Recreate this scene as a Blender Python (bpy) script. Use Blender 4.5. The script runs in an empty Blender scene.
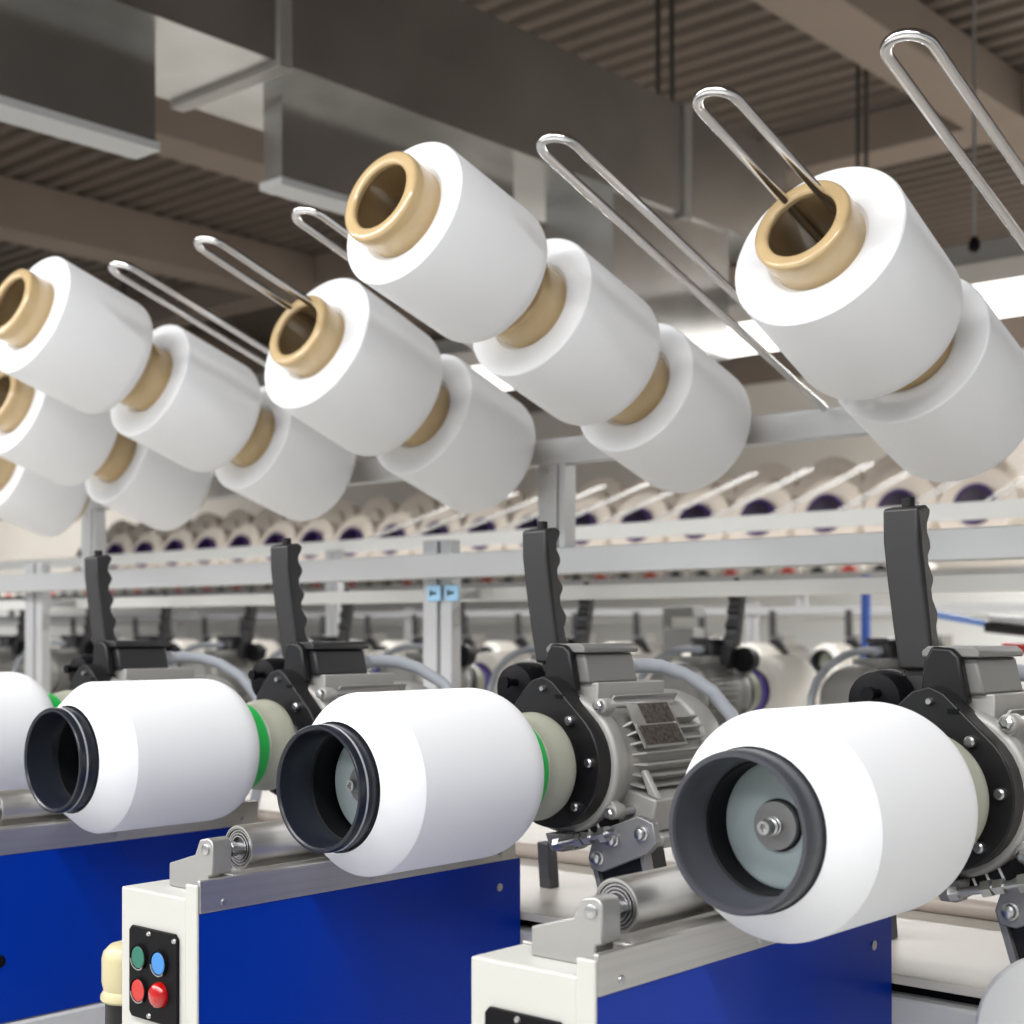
import bpy, bmesh, math, random
from mathutils import Vector, Matrix
random.seed(7)
PI = math.pi
scn = bpy.context.scene
COL = scn.collection
H = 1.30                                   # lens height above the hall floor

# ------------------------------------------------------------------ materials
def mat(name, col, rough=0.5, metal=0.0, spec=0.5, emit=None, estr=0.0, noise=0.0, nscale=20.0, bump=0.0, bscale=200.0, coat=0.0, stretch=None):
    m = bpy.data.materials.new(name); m.use_nodes = True
    nt = m.node_tree; b = nt.nodes['Principled BSDF']
    b.inputs['Base Color'].default_value = (*col, 1)
    b.inputs['Roughness'].default_value = rough
    b.inputs['Metallic'].default_value = metal
    b.inputs['Specular IOR Level'].default_value = spec
    if coat: b.inputs['Coat Weight'].default_value = coat
    if emit:
        b.inputs['Emission Color'].default_value = (*emit, 1); b.inputs['Emission Strength'].default_value = estr
    if noise or bump:
        tc = nt.nodes.new('ShaderNodeTexCoord'); mp = nt.nodes.new('ShaderNodeMapping')
        nt.links.new(tc.outputs['Object'], mp.inputs['Vector'])
        if stretch: mp.inputs['Scale'].default_value = stretch
    if noise:
        n = nt.nodes.new('ShaderNodeTexNoise'); n.inputs['Scale'].default_value = nscale; n.inputs['Detail'].default_value = 5
        nt.links.new(mp.outputs['Vector'], n.inputs['Vector'])
        r = nt.nodes.new('ShaderNodeValToRGB')
        lo = [max(0, c*(1-noise)) for c in col]; hi = [min(1, c*(1+noise)) for c in col]
        r.color_ramp.elements[0].color = (*lo, 1); r.color_ramp.elements[1].color = (*hi, 1)
        r.color_ramp.elements[0].position = 0.3; r.color_ramp.elements[1].position = 0.7
        nt.links.new(n.outputs['Fac'], r.inputs['Fac']); nt.links.new(r.outputs['Color'], b.inputs['Base Color'])
    if bump:
        n2 = nt.nodes.new('ShaderNodeTexNoise'); n2.inputs['Scale'].default_value = bscale; n2.inputs['Detail'].default_value = 3
        nt.links.new(mp.outputs['Vector'], n2.inputs['Vector'])
        bp = nt.nodes.new('ShaderNodeBump'); bp.inputs['Strength'].default_value = bump; bp.inputs['Distance'].default_value = 0.002
        nt.links.new(n2.outputs['Fac'], bp.inputs['Height']); nt.links.new(bp.outputs['Normal'], b.inputs['Normal'])
    return m

def yarn_mat(name, col):
    m = bpy.data.materials.new(name); m.use_nodes = True
    nt = m.node_tree; b = nt.nodes['Principled BSDF']
    b.inputs['Base Color'].default_value = (*col, 1); b.inputs['Roughness'].default_value = 0.75
    b.inputs['Specular IOR Level'].default_value = 0.2
    b.inputs['Sheen Weight'].default_value = 0.15
    tc = nt.nodes.new('ShaderNodeTexCoord'); mp = nt.nodes.new('ShaderNodeMapping')
    mp.inputs['Scale'].default_value = (6, 420, 6)
    n = nt.nodes.new('ShaderNodeTexNoise'); n.inputs['Scale'].default_value = 1.0; n.inputs['Detail'].default_value = 2
    bp = nt.nodes.new('ShaderNodeBump'); bp.inputs['Strength'].default_value = 0.12; bp.inputs['Distance'].default_value = 0.001
    nt.links.new(tc.outputs['Object'], mp.inputs['Vector']); nt.links.new(mp.outputs['Vector'], n.inputs['Vector'])
    nt.links.new(n.outputs['Fac'], bp.inputs['Height']); nt.links.new(bp.outputs['Normal'], b.inputs['Normal'])
    return m

M = dict(
    yarn=yarn_mat('white_yarn', (0.83, 0.845, 0.875)),
    yarn_cream=yarn_mat('cream_yarn', (0.80, 0.72, 0.63)),
    yarn_warm=yarn_mat('warm_white_yarn', (0.86, 0.83, 0.77)),
    tan=mat('tan_tube', (0.54, 0.395, 0.21), 0.22, coat=0.4, noise=0.05, nscale=8),
    core_black=mat('black_core', (0.012, 0.014, 0.022), 0.28, spec=0.5),
    core_grey=mat('charcoal_core', (0.045, 0.047, 0.058), 0.38),
    core_line=mat('pale_core_line', (0.32, 0.34, 0.37), 0.4),
    core_purple=mat('purple_core', (0.05, 0.02, 0.13), 0.5),
    core_red=mat('red_core', (0.75, 0.04, 0.02), 0.5),
    hub=mat('pale_hub_plastic', (0.42, 0.50, 0.52), 0.45),
    green=mat('green_ring', (0.01, 0.42, 0.07), 0.35),
    purple=mat('purple_ring', (0.10, 0.05, 0.42), 0.4),
    flange=mat('khaki_chuck', (0.36, 0.37, 0.30), 0.4),
    steel=mat('brushed_steel', (0.60, 0.585, 0.56), 0.42, 1.0, noise=0.06, nscale=3, stretch=(90, 1, 90)),
    chrome=mat('chromed_wire', (0.72, 0.72, 0.73), 0.17, 1.0),
    bolt=mat('zinc_bolt', (0.50, 0.50, 0.51), 0.32, 1.0),
    cast=mat('cast_aluminium', (0.43, 0.43, 0.42), 0.42, 0.75, bump=0.15, bscale=260),
    casting_paint=mat('grey_casting_paint', (0.36, 0.355, 0.34), 0.45, 0.15, bump=0.1, bscale=300),
    grey_box=mat('grey_terminal_plastic', (0.17, 0.17, 0.165), 0.5),
    dark_box=mat('black_terminal_plastic', (0.018, 0.018, 0.02), 0.42),
    black=mat('black_plastic', (0.008, 0.008, 0.009), 0.38, spec=0.35, bump=0.05, bscale=400),
    lever=mat('charcoal_lever', (0.022, 0.022, 0.024), 0.45, bump=0.12, bscale=500),
    dark_metal=mat('dark_steel', (0.10, 0.10, 0.11), 0.35, 0.8),
    link=mat('link_steel', (0.27, 0.27, 0.275), 0.45, 0.6),
    conduit=mat('grey_conduit', (0.42, 0.45, 0.50), 0.5),
    plate=mat('nameplate_dark', (0.09, 0.075, 0.065), 0.45, 0.4, noise=0.7, nscale=160),
    plate_edge=mat('nameplate_edge', (0.45, 0.45, 0.43), 0.35, 0.7),
    white_paint=mat('cream_white_paint', (0.48, 0.48, 0.45), 0.35, noise=0.015, nscale=6),
    deck=mat('deck_paint', (0.58, 0.55, 0.50), 0.35, noise=0.05, nscale=9),
    bed=mat('bed_paint', (0.555, 0.56, 0.56), 0.4),
    blue=mat('blue_panel', (0.0, 0.030, 0.34), 0.33, spec=0.2, noise=0.04, nscale=4),
    alu=mat('aluminium_profile', (0.54, 0.55, 0.56), 0.42, 0.35),
    alu_white=mat('white_profile', (0.88, 0.89, 0.87), 0.4, 0.1),
    galv=mat('galvanised_duct', (0.47, 0.465, 0.45), 0.24, 0.95, noise=0.16, nscale=2.2, bump=0.2, bscale=2.5),
    galv_side=mat('galvanised_duct_side', (0.22, 0.21, 0.20), 0.36, 0.85, noise=0.1, nscale=1.5),
    beam=mat('brown_beam', (0.23, 0.182, 0.148), 0.7, noise=0.06, nscale=2),
    deckroof=mat('brown_roof_sheet', (0.118, 0.092, 0.073), 0.6, noise=0.08, nscale=1.5),
    wall=mat('beige_wall', (0.74, 0.69, 0.62), 0.8, noise=0.03, nscale=0.7),
    floor=mat('grey_epoxy_floor', (0.55, 0.54, 0.51), 0.35, noise=0.05, nscale=2),
    lamp=mat('lamp_diffuser', (0.9, 0.9, 0.9), 0.4, emit=(1.0, 0.985, 0.95), estr=3.2),
    lamp_body=mat('lamp_housing', (0.62, 0.58, 0.53), 0.5),
    cream=mat('cream_plastic', (0.50, 0.45, 0.27), 0.35),
    btn_green=mat('green_button', (0.006, 0.13, 0.085), 0.35),
    btn_blue=mat('blue_button', (0.035, 0.20, 0.52), 0.35),
    btn_red=mat('red_button', (0.46, 0.02, 0.015), 0.35),
    lamp_red=mat('red_lens', (0.38, 0.0, 0.0), 0.12, coat=0.6),
    panel=mat('black_panel', (0.004, 0.0038, 0.005), 0.5, spec=0.12),
    post_blue=mat('blue_paint', (0.01, 0.06, 0.32), 0.4),
    sky_blue=mat('light_blue_paint', (0.16, 0.28, 0.62), 0.4),
    tag_blue=mat('pale_blue_tag', (0.38, 0.66, 0.92), 0.5),
    peg_dull=mat('dull_peg_wire', (0.36, 0.355, 0.34), 0.55, 0.3),
    wire=mat('dark_wire', (0.05, 0.045, 0.04), 0.6, 0.3),
    rod=mat('grey_hanger', (0.35, 0.34, 0.32), 0.4, 0.6),
    tube_pink=mat('pale_tube', (0.50, 0.43, 0.38), 0.45),
    thread=mat('thread', (0.85, 0.85, 0.85), 0.6),
)

# ------------------------------------------------------------------ mesh helpers
def V(x, y, z): return Vector((x, y, z))
def box(bm, x0, x1, y0, y1, z0, z1):
    vs = [bm.verts.new(p) for p in [(x0,y0,z0),(x1,y0,z0),(x1,y1,z0),(x0,y1,z0),(x0,y0,z1),(x1,y0,z1),(x1,y1,z1),(x0,y1,z1)]]
    for f in [(0,3,2,1),(4,5,6,7),(0,1,5,4),(1,2,6,5),(2,3,7,6),(3,0,4,7)]: bm.faces.new([vs[i] for i in f])
    return vs
def prism(bm, pts, axis, a0, a1):
    """polygon extruded along an axis: 'y' pts=(x,z); 'x' pts=(y,z); 'z' pts=(x,y)"""
    def mk(p, a):
        if axis == 'y': return (p[0], a, p[1])
        if axis == 'x': return (a, p[0], p[1])
        return (p[0], p[1], a)
    A = [bm.verts.new(mk(p, a0)) for p in pts]; B = [bm.verts.new(mk(p, a1)) for p in pts]
    n = len(pts)
    bm.faces.new(A); bm.faces.new(B[::-1])
    for i in range(n): bm.faces.new([A[i], B[i], B[(i+1) % n], A[(i+1) % n]])
    return A+B
def lathe(bm, prof, c=(0,0,0), axis='y', n=48, closed=True):
    """profile of (radius, along) turned round an axis"""
    rings = []
    for r, t in prof:
        ring = []
        for i in range(n):
            a = 2*PI*i/n
            u, v = r*math.cos(a), r*math.sin(a)
            p = {'y': (u, t, v), 'z': (u, v, t), 'x': (t, u, v)}[axis]
            ring.append(bm.verts.new((p[0]+c[0], p[1]+c[1], p[2]+c[2])))
        rings.append(ring)
    for k in range(len(rings)-1):
        for i in range(n):
            bm.faces.new([rings[k][i], rings[k][(i+1) % n], rings[k+1][(i+1) % n], rings[k+1][i]])
    if closed:
        bm.faces.new(rings[0][::-1]); bm.faces.new(rings[-1])
def loop_lathe(bm, prof, **k): lathe(bm, list(prof)+[prof[0]], closed=False, **k)
def cyl(bm, c, r, t0, t1, axis='y', n=20): lathe(bm, [(r, t0), (r, t1)], c, axis, n)
def tube(bm, pts, r, n=10, closed=False):
    pts = [Vector(p) for p in pts]; m = len(pts)
    rings = []; prev = None
    for i, p in enumerate(pts):
        if closed: d = pts[(i+1) % m]-pts[i-1]
        elif i == 0: d = pts[1]-p
        elif i == m-1: d = p-pts[i-1]
        else: d = (pts[i+1]-p).normalized()+(p-pts[i-1]).normalized()
        d.normalize()
        if prev is None:
            up = V(0,0,1) if abs(d.z) < 0.9 else V(1,0,0)
            nrm = d.cross(up).normalized()
        else:
            nrm = (prev-d*prev.dot(d)).normalized()
        prev = nrm; bn = d.cross(nrm)
        rings.append([bm.verts.new(p+nrm*r*math.cos(2*PI*k/n)+bn*r*math.sin(2*PI*k/n)) for k in range(n)])
    for i in range(m-1 if not closed else m):
        A, B = rings[i], rings[(i+1) % m]
        for k in range(n): bm.faces.new([A[k], A[(k+1) % n], B[(k+1) % n], B[k]])
    if not closed: bm.faces.new(rings[0][::-1]); bm.faces.new(rings[-1])
def xf(bm, vs, mtx): bmesh.ops.transform(bm, matrix=mtx, verts=vs)

def obj(name, bm, m, parent=None, loc=(0,0,0), bevel=0.0, bev_seg=2, ang=35, smooth=True):
    bmesh.ops.recalc_face_normals(bm, faces=bm.faces[:])
    me = bpy.data.meshes.new(name); bm.to_mesh(me); bm.free()
    me.materials.append(M[m])
    if smooth:
        for p in me.polygons: p.use_smooth = True
        me.set_sharp_from_angle(angle=math.radians(ang))
    o = bpy.data.objects.new(name, me); COL.objects.link(o)
    o.location = loc
    if parent: o.parent = parent
    if bevel:
        b = o.modifiers.new('bevel', 'BEVEL'); b.width = bevel; b.segments = bev_seg; b.limit_method = 'ANGLE'; b.angle_limit = math.radians(40)
        b.harden_normals = False
    return o
def B(): return bmesh.new()
def tag(o, label, cat, group=None):
    o['label'] = label; o['category'] = cat
    if group: o['group'] = group
    return o
def thing(name, label, cat, loc=(0,0,0), group=None, rot=(0,0,0)):
    o = bpy.data.objects.new(name, None); COL.objects.link(o)
    o.empty_display_size = 0.05
    o.location = loc; o.rotation_euler = rot
    return tag(o, label, cat, group)
def struct(o): o['kind'] = 'structure'; return o
def copy_tree(o, parent=None):
    c = o.copy(); COL.objects.link(c)
    if parent: c.parent = parent
    for ch in list(o.children): copy_tree(ch, c)
    return c
def walk(o):
    yield o
    for c in o.children: yield from walk(c)
def remat(root, name, m):
    for o in walk(root):
        if o.type == 'MESH' and o.name.split('.')[0] == name:
            o.data = o.data.copy(); o.data.materials[0] = M[m]
ORD = ['first','second','third','fourth','fifth','sixth','seventh','eighth','ninth','tenth','eleventh','twelfth','thirteenth','fourteenth',
       'fifteenth','sixteenth','seventeenth','eighteenth','nineteenth','twentieth']
def arc(cx, cz, r, a0, a1, n):
    return [(cx+r*math.cos(math.radians(a0+(a1-a0)*i/n)), cz+r*math.sin(math.radians(a0+(a1-a0)*i/n))) for i in range(n+1)]

# stations along the machine
PITCH = 0.609
X3 = -0.775
def SX(k): return X3-PITCH*k               # k = 0 is the nearest station
ZC = -0.1957+H                             # height of the spindles

# ------------------------------------------------------------------ take-up packages
def make_package(name, label, cat, core_m, striped, yarn='yarn', group=None):
    r = thing(name, label, cat, group=group)           # origin: spindle axis at the front of the core
    b = B()
    prof = [(0.083, 0.030), (0.0865, 0.033), (0.1165, 0.0715), (0.1180, 0.0750), (0.1182, 0.276), (0.1178, 0.284), (0.1165, 0.292), (0.114, 0.300), (0.110, 0.308), (0.105, 0.315), (0.099, 0.321), (0.092, 0.326), (0.079, 0.331), (0.0765, 0.30), (0.0765, 0.05)]
    loop_lathe(b, prof, n=96)
    obj('yarn_body', b, yarn, r, ang=22)
    b = B()
    if striped:
        prof = [(0.0735, 0.002), (0.0755, 0.0), (0.0785, 0.0), (0.0800, 0.002), (0.0802, 0.010), (0.0785, 0.0115), (0.0785, 0.0125), (0.0800, 0.0135), (0.0805, 0.034), (0.0765, 0.04), (0.0765, 0.335), (0.0715, 0.335), (0.0715, 0.02), (0.0725, 0.012)]
    else:
        prof = [(0.0725, 0.003), (0.0740, 0.0), (0.0785, 0.0), (0.0803, 0.003), (0.0810, 0.010), (0.0810, 0.034), (0.0765, 0.04), (0.0765, 0.335), (0.0680, 0.335), (0.0680, 0.05), (0.0690, 0.025), (0.0715, 0.020), (0.0722, 0.008)]
    loop_lathe(b, prof, n=96)
    c = obj('core', b, core_m, r, ang=40)
    b = B(); ro = 0.0718 if striped else 0.0682
    loop_lathe(b, [(ro, 0.052), (ro, 0.33), (ro-0.0022, 0.33), (ro-0.0025, 0.054)], n=64); obj('dark_bore', b, 'panel', c)  # black sleeve added only to darken the deep inside of the core
    if striped:
        b = B(); loop_lathe(b, [(0.0788, 0.0112), (0.0806, 0.0118), (0.0806, 0.0135), (0.0788, 0.0140)], n=96)
        obj('ring_line', b, 'core_line', c)
    return r

pk0 = make_package('winding_package', 'white yarn package on a charcoal core, nearest and largest of the front row', 'yarn package', 'core_grey', False)
pk0.location = (SX(0), 1.209, ZC)
pk1 = make_package('winding_package', 'white yarn package on a black core showing a bolt inside, middle of the front row', 'yarn package', 'core_black', True)
pk1.location = (SX(1), 1.205, ZC)
pk2 = copy_tree(pk1); pk2.location = (SX(2), 1.205, ZC); pk2['label'] = 'white yarn package on a black core above the dark blue panel at left'
pk3 = copy_tree(pk1); pk3.location = (SX(3), 1.205, ZC); pk3['label'] = 'white yarn package cut off by the left edge of the photo'
for p in (pk0, pk1, pk2, pk3): p['group'] = 'take-up packages in the front row'

# ------------------------------------------------------------------ winding heads (spindle, lever, motor)
def make_head(label):
    r = thing('yarn_winder', label, 'winding motor')  # origin on spindle axis at the mounting plate
    Y0 = 1.66
    b = B(); lathe(b, [(0.020, 1.2910-Y0), (0.0610, 1.2910-Y0), (0.0655, 1.2940-Y0), (0.0655, 1.3090-Y0), (0.040, 1.3130-Y0), (0.032, 1.3180-Y0), (0.032, 1.545-Y0)], n=64)
    hub = obj('hub_disc', b, 'hub', r)
    b = B(); lathe(b, [(0.0265, 1.2895-Y0), (0.0272, 1.2915-Y0)], n=40); obj('dark_seat', b, 'black', hub)
    b = B(); lathe(b, [(0.0245, 1.2820-Y0), (0.0245, 1.2840-Y0), (0.0245, 1.2900-Y0)], n=40); w = obj('washer', b, 'link', r)
    b = B(); lathe(b, [(0.004, 1.2650-Y0), (0.0042, 1.2600-Y0), (0.007, 1.2600-Y0), (0.0075, 1.2620-Y0), (0.0075, 1.2710-Y0), (0.0095, 1.2720-Y0), (0.0095, 1.2750-Y0), (0.0078, 1.2760-Y0), (0.0078, 1.2770-Y0), (0.0098, 1.2780-Y0), (0.0098, 1.2820-Y0)], n=24)
    obj('socket_bolt', b, 'bolt', w)
    b = B(); lathe(b, [(0.070, 1.541-Y0), (0.0745, 1.543-Y0), (0.0748, 1.566-Y0), (0.072, 1.569-Y0)], n=64); obj('chuck_ring', b, 'green', r)
    b = B(); lathe(b, [(0.070, 1.569-Y0), (0.0725, 1.573-Y0), (0.0715, 1.578-Y0), (0.0745, 1.590-Y0), (0.0785, 1.608-Y0), (0.079, 1.618-Y0), (0.077, 1.624-Y0), (0.060, 1.630-Y0), (0.052, 1.633-Y0)], n=64)
    obj('chuck_flange', b, 'flange', r)
    b = B(); lathe(b, [(0.052, 1.633-Y0), (0.052, 1.642-Y0), (0.046, 1.643-Y0), (0.046, 1.656-Y0)], n=48); obj('spindle_collar', b, 'bolt', r)
    # mounting plate with the neck that carries the lever
    pts = arc(0, 0, 0.094, -205, 52, 26)
    pts += [(0.034, 0.096), (0.006, 0.122), (-0.012, 0.130), (-0.034, 0.124), (-0.052, 0.108), (-0.070, 0.085)]
    b = B(); prism(b, pts, 'y', -0.004, 0.034); pl = obj('mounting_plate', b, 'black', r, bevel=0.002)
    for ang in (58, 5, -48, 200, 250):
        b = B(); a = math.radians(ang)
        lathe(b, [(0.0045, -0.013), (0.0068, -0.011), (0.0072, -0.004)], c=(0.078*math.cos(a), 0, 0.078*math.sin(a)), n=12)
        obj('bolt', b, 'bolt', pl)
    b = B(); lathe(b, [(0.0035, -0.011), (0.0045, -0.009), (0.0048, -0.004)], c=(-0.010, 0, 0.112), n=12); obj('bolt', b, 'bolt', pl)
    b = B(); box(b, 0.012, 0.026, -0.0055, -0.003, 0.098, 0.104); obj('slot', b, 'panel', pl)
    # lever
    prof = [(-0.022, 0.352), (0.006, 0.357), (0.017, 0.352), (0.014, 0.343), (0.008, 0.333), (0.008, 0.324), (0.015, 0.314), (0.018, 0.308), (0.015, 0.301), (0.009, 0.292), (0.009, 0.282), (0.016, 0.272), (0.020, 0.265), (0.017, 0.258),
            (0.011, 0.249), (0.012, 0.238), (0.020, 0.226), (0.024, 0.219), (0.021, 0.211), (0.016, 0.202), (0.018, 0.190), (0.026, 0.176), (0.031, 0.166), (0.034, 0.148), (-0.004, 0.148), (-0.011, 0.20), (-0.017, 0.26), (-0.021, 0.31)]
    b = B(); prism(b, prof, 'x', -0.103, -0.055); xf(b, b.verts, Matrix.Translation((0, 0.072, 0)))
    for v in b.verts: v.co.x += 0.002+0.013*max(0, (0.30-v.co.z)/0.15)
    g = obj('lever_grip', b, 'lever', r, bevel=0.004, bev_seg=3, ang=30)
    b = B(); cyl(b, (-0.074, 0.068, 0), 0.0085, 0.350, 0.3665, 'z', 20); obj('lever_button', b, 'black', g, bevel=0.0015)
    b = B(); prism(b, [(-0.066, 0.030), (-0.018, 0.030), (-0.024, 0.100), (-0.034, 0.150), (-0.0855, 0.150), (-0.076, 0.100)], 'y', 0.078, 0.118)
    vs = box(b, -0.052, -0.030, 0.070, 0.096, 0.142, 0.166); xf(b, vs, Matrix.Translation((-0.041, 0, 0.154)) @ Matrix.Rotation(0.55, 4, 'Y') @ Matrix.Translation((0.041, 0, -0.154)))
    prism(b, [(-0.046, 0.070), (-0.018, 0.070), (-0.012, 0.112), (-0.024, 0.122), (-0.040, 0.122), (-0.046, 0.112)], 'y', 0.050, 0.066)
    br = obj('lever_bracket', b, 'lever', r, bevel=0.003)
    for (x, z, rr) in ((0.015, 0.098, 0.006), (0.004, 0.134, 0.004)):
        b = B(); cyl(b, (x-0.044, 0, z), rr, 0.048 if z < 0.12 else 0.074, 0.08, 'y', 14); obj('pivot_pin', b, 'panel', br)
    b = B(); lathe(b, [(0.02, -0.020), (0.036, -0.014), (0.040, 0.0), (0.040, 0.03)], c=(-0.108, 0.055, 0.108), n=32); pc = obj('pivot_cover', b, 'panel', r)
    b = B(); cyl(b, (-0.100, 0.055, 0.118), 0.006, -0.045, -0.016, 'y', 14); cyl(b, (-0.100, 0.055, 0.118), 0.009, -0.048, -0.040, 'y', 14); obj('stop_pin', b, 'panel', pc)
    # motor
    b = B()
    lathe(b, [(0.060, 0.024), (0.100, 0.024), (0.104, 0.028), (0.104, 0.048), (0.098, 0.060), (0.094, 0.075), (0.094, 0.262), (0.101, 0.266), (0.103, 0.275), (0.103, 0.300), (0.098, 0.318), (0.085, 0.326)], n=64)
    for ang in (50, -35, 145, 215):
        a = math.radians(ang)
        lathe(b, [(0.010, 0.022), (0.0115, 0.025), (0.0115, 0.046), (0.008, 0.052)], c=(0.114*math.cos(a), 0, 0.114*math.sin(a)), n=16)
        vs = box(b, 0.095, 0.114, 0.028, 0.045, -0.011, 0.011); xf(b, vs, Matrix.Rotation(-a, 4, 'Y'))
    vs = box(b, -0.045, 0.045, 0.055, 0.225, 0.080, 0.120)
    mh = obj('motor_housing', b, 'casting_paint', r, bevel=0.002)
    b = B()
    for i in range(40):
        ang = i*9.0
        if 64 < ang < 116 or 42 < ang < 58: continue
        ro = 0.112 if (ang < 64 or ang > 200) else 0.108
        vs = box(b, 0.088, ro, 0.072, 0.250, -0.0016, 0.0016)
        for v in vs:
            if v.co.x > 0.1 and v.co.y < 0.1: v.co.y += 0.016
        xf(b, vs, Matrix.Rotation(-math.radians(ang), 4, 'Y'))
    obj('cooling_fins', b, 'casting_paint', mh, smooth=False)
    for ang in (50, -35):
        a = math.radians(ang); b = B(); cx, cz = 0.116*math.cos(a), 0.116*math.sin(a)
        cyl(b, (cx, 0, cz), 0.0062, 0.046, 0.200, 'y', 14); lathe(b, [(0.005, 0.012), (0.008, 0.014), (0.008, 0.021)], c=(cx, 0, cz), n=6); obj('tie_rod', b, 'bolt', mh)
    b = B(); vs = box(b, 0.111, 0.1135, 0.078, 0.186, -0.036, 0.040); xf(b, vs, Matrix.Rotation(-math.radians(30), 4, 'Y')); npl = obj('nameplate', b, 'plate_edge', r)
    b = B()
    for z0, z1 in ((-0.032, 0.0), (0.003, 0.036)):
        vs = box(b, 0.1136, 0.1143, 0.083 if z0 < 0 else 0.106, 0.181, z0, z1); xf(b, vs, Matrix.Rotation(-math.radians(30), 4, 'Y'))
    obj('nameplate_print', b, 'plate', npl)
    b = B()
    for y in (0.082, 0.182):
        vs = box(b, 0.1136, 0.1152, y-0.003, y+0.003, -0.003, 0.003); xf(b, vs, Matrix.Rotation(-math.radians(30), 4, 'Y'))
    obj('rivets', b, 'bolt', npl)
    # terminal box
    b = B(); pts = [(-0.046, 0.119), (0.036, 0.119), (0.025, 0.164), (-0.038, 0.164)]
    prism(b, pts, 'y', 0.048, 0.168); tb = obj('terminal_box', b, 'grey_box', r, bevel=0.004)
    b = B(); prism(b, [(-0.043, 0.1645), (0.032, 0.1645), (0.032, 0.172), (0.024, 0.178), (-0.035, 0.178), (-0.043, 0.172)], 'y', 0.040, 0.174); obj('lid', b, 'grey_box', tb, bevel=0.002)
    b = B(); prism(b, [(-0.042, 0.100), (0.022, 0.108), (0.010, 0.166), (0.000, 0.176), (-0.026, 0.178), (-0.036, 0.160)], 'y', 0.030, 0.047); obj('front_cover', b, 'black', tb, bevel=0.004)
    b = B(); cyl(b, (-0.010, 0, 0.140), 0.014, 0.168, 0.205, 'y', 16); gl = obj('cable_gland', b, 'conduit', tb)
    b = B(); P = [(-0.010, 0.200, 0.140), (-0.004, 0.225, 0.142), (0.010, 0.262, 0.140), (0.030, 0.300, 0.128), (0.060, 0.335, 0.100), (0.082, 0.360, 0.060), (0.092, 0.375, 0.010), (0.090, 0.380, -0.060), (0.070, 0.378, -0.13), (0.050, 0.37, -0.2285)]
    tube(b, P, 0.0115, 12); obj('conduit', b, 'conduit', r, ang=60)
    # foot and linkage below
    b = B(); vs = box(b, 0.066, 0.132, 0.075, 0.190, -0.092, -0.042); vs += box(b, 0.082, 0.146, 0.090, 0.185, -0.114, -0.094)
    prism(b, [(0.112, -0.042), (0.132, -0.042), (0.098, -0.006), (0.090, -0.010)], 'y', 0.080, 0.092)
    xf(b, b.verts, Matrix.Translation((0.10, 0, -0.07)) @ Matrix.Rotation(0.22, 4, 'Y') @ Matrix.Translation((-0.10, 0, 0.07)))
    obj('motor_foot', b, 'casting_paint', r, bevel=0.003)
    b = B(); vs = box(b, -0.006, 0.076, 0.040, 0.070, -0.118, -0.090); xf(b, vs, Matrix.Translation((0.03, 0, -0.1)) @ Matrix.Rotation(-0.45, 4, 'Y') @ Matrix.Translation((-0.03, 0, 0.1))); cb = obj('dark_fin_block', b, 'black', r)  # added block for the bottom fins, their shade put into its black colour
    for q in range(4):
        b = B(); vs = box(b, 0.004+q*0.018, 0.007+q*0.018, 0.0385, 0.041, -0.116, -0.100); xf(b, vs, Matrix.Translation((0.03, 0, -0.1)) @ Matrix.Rotation(-0.45, 4, 'Y') @ Matrix.Translation((-0.03, 0, 0.1))); obj('notch', b, 'alu_white', cb)
    b = B(); prism(b, [(0.066, -0.132), (0.072, -0.148), (0.092, -0.150), (0.172, -0.116), (0.188, -0.100), (0.182, -0.072), (0.156, -0.064), (0.098, -0.086), (0.076, -0.100)], 'y', 0.004, 0.018)
    lp = obj('link_plate', b, 'link', r, bevel=0.002)
    for (x, z) in ((0.086, -0.130), (0.164, -0.088), (0.113, -0.101)):
        b = B(); lathe(b, [(0.004, -0.008), (0.0075, -0.006), (0.0085, 0.0), (0.011, 0.001), (0.011, 0.004)], c=(x, 0, z), n=16); obj('bolt', b, 'bolt', lp)
    b = B(); tube(b, [(0.018, -0.012, -0.116), (0.130, -0.012, -0.087)], 0.0052, 12)
    for t, rr in ((0.06, 0.0095), (0.42, 0.0105), (0.55, 0.0095), (0.82, 0.012)):
        c0 = V(0.018, -0.012, -0.116).lerp(V(0.130, -0.012, -0.087), t); d = V(0.112, 0, 0.029).normalized()*0.006
        tube(b, [c0-d, c0+d], rr, 6)
    obj('link_rod', b, 'bolt', lp, smooth=False)
    b = B(); prism(b, [(0.070, -0.132), (0.150, -0.112), (0.176, -0.2285), (0.098, -0.2285)], 'y', 0.022, 0.075); ss = obj('support_strut', b, 'black', r, bevel=0.002)
    b = B(); prism(b, [(0.064, -0.138), (0.072, -0.136), (0.101, -0.2285), (0.092, -0.2285)], 'y', 0.014, 0.03); obj('strut_edge', b, 'link', ss)
    b = B(); prism(b, [(0.150, -0.112), (0.158, -0.110), (0.185, -0.2285), (0.175, -0.2285)], 'y', 0.014, 0.03); obj('strut_edge', b, 'link', ss)
    b = B(); prism(b, [(-0.012, -0.103), (0.026, -0.101), (0.022, -0.128), (0.000, -0.128)], 'y', 0.0, 0.03); obj('spring_block', b, 'link', lp, bevel=0.002)
    return r

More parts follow.
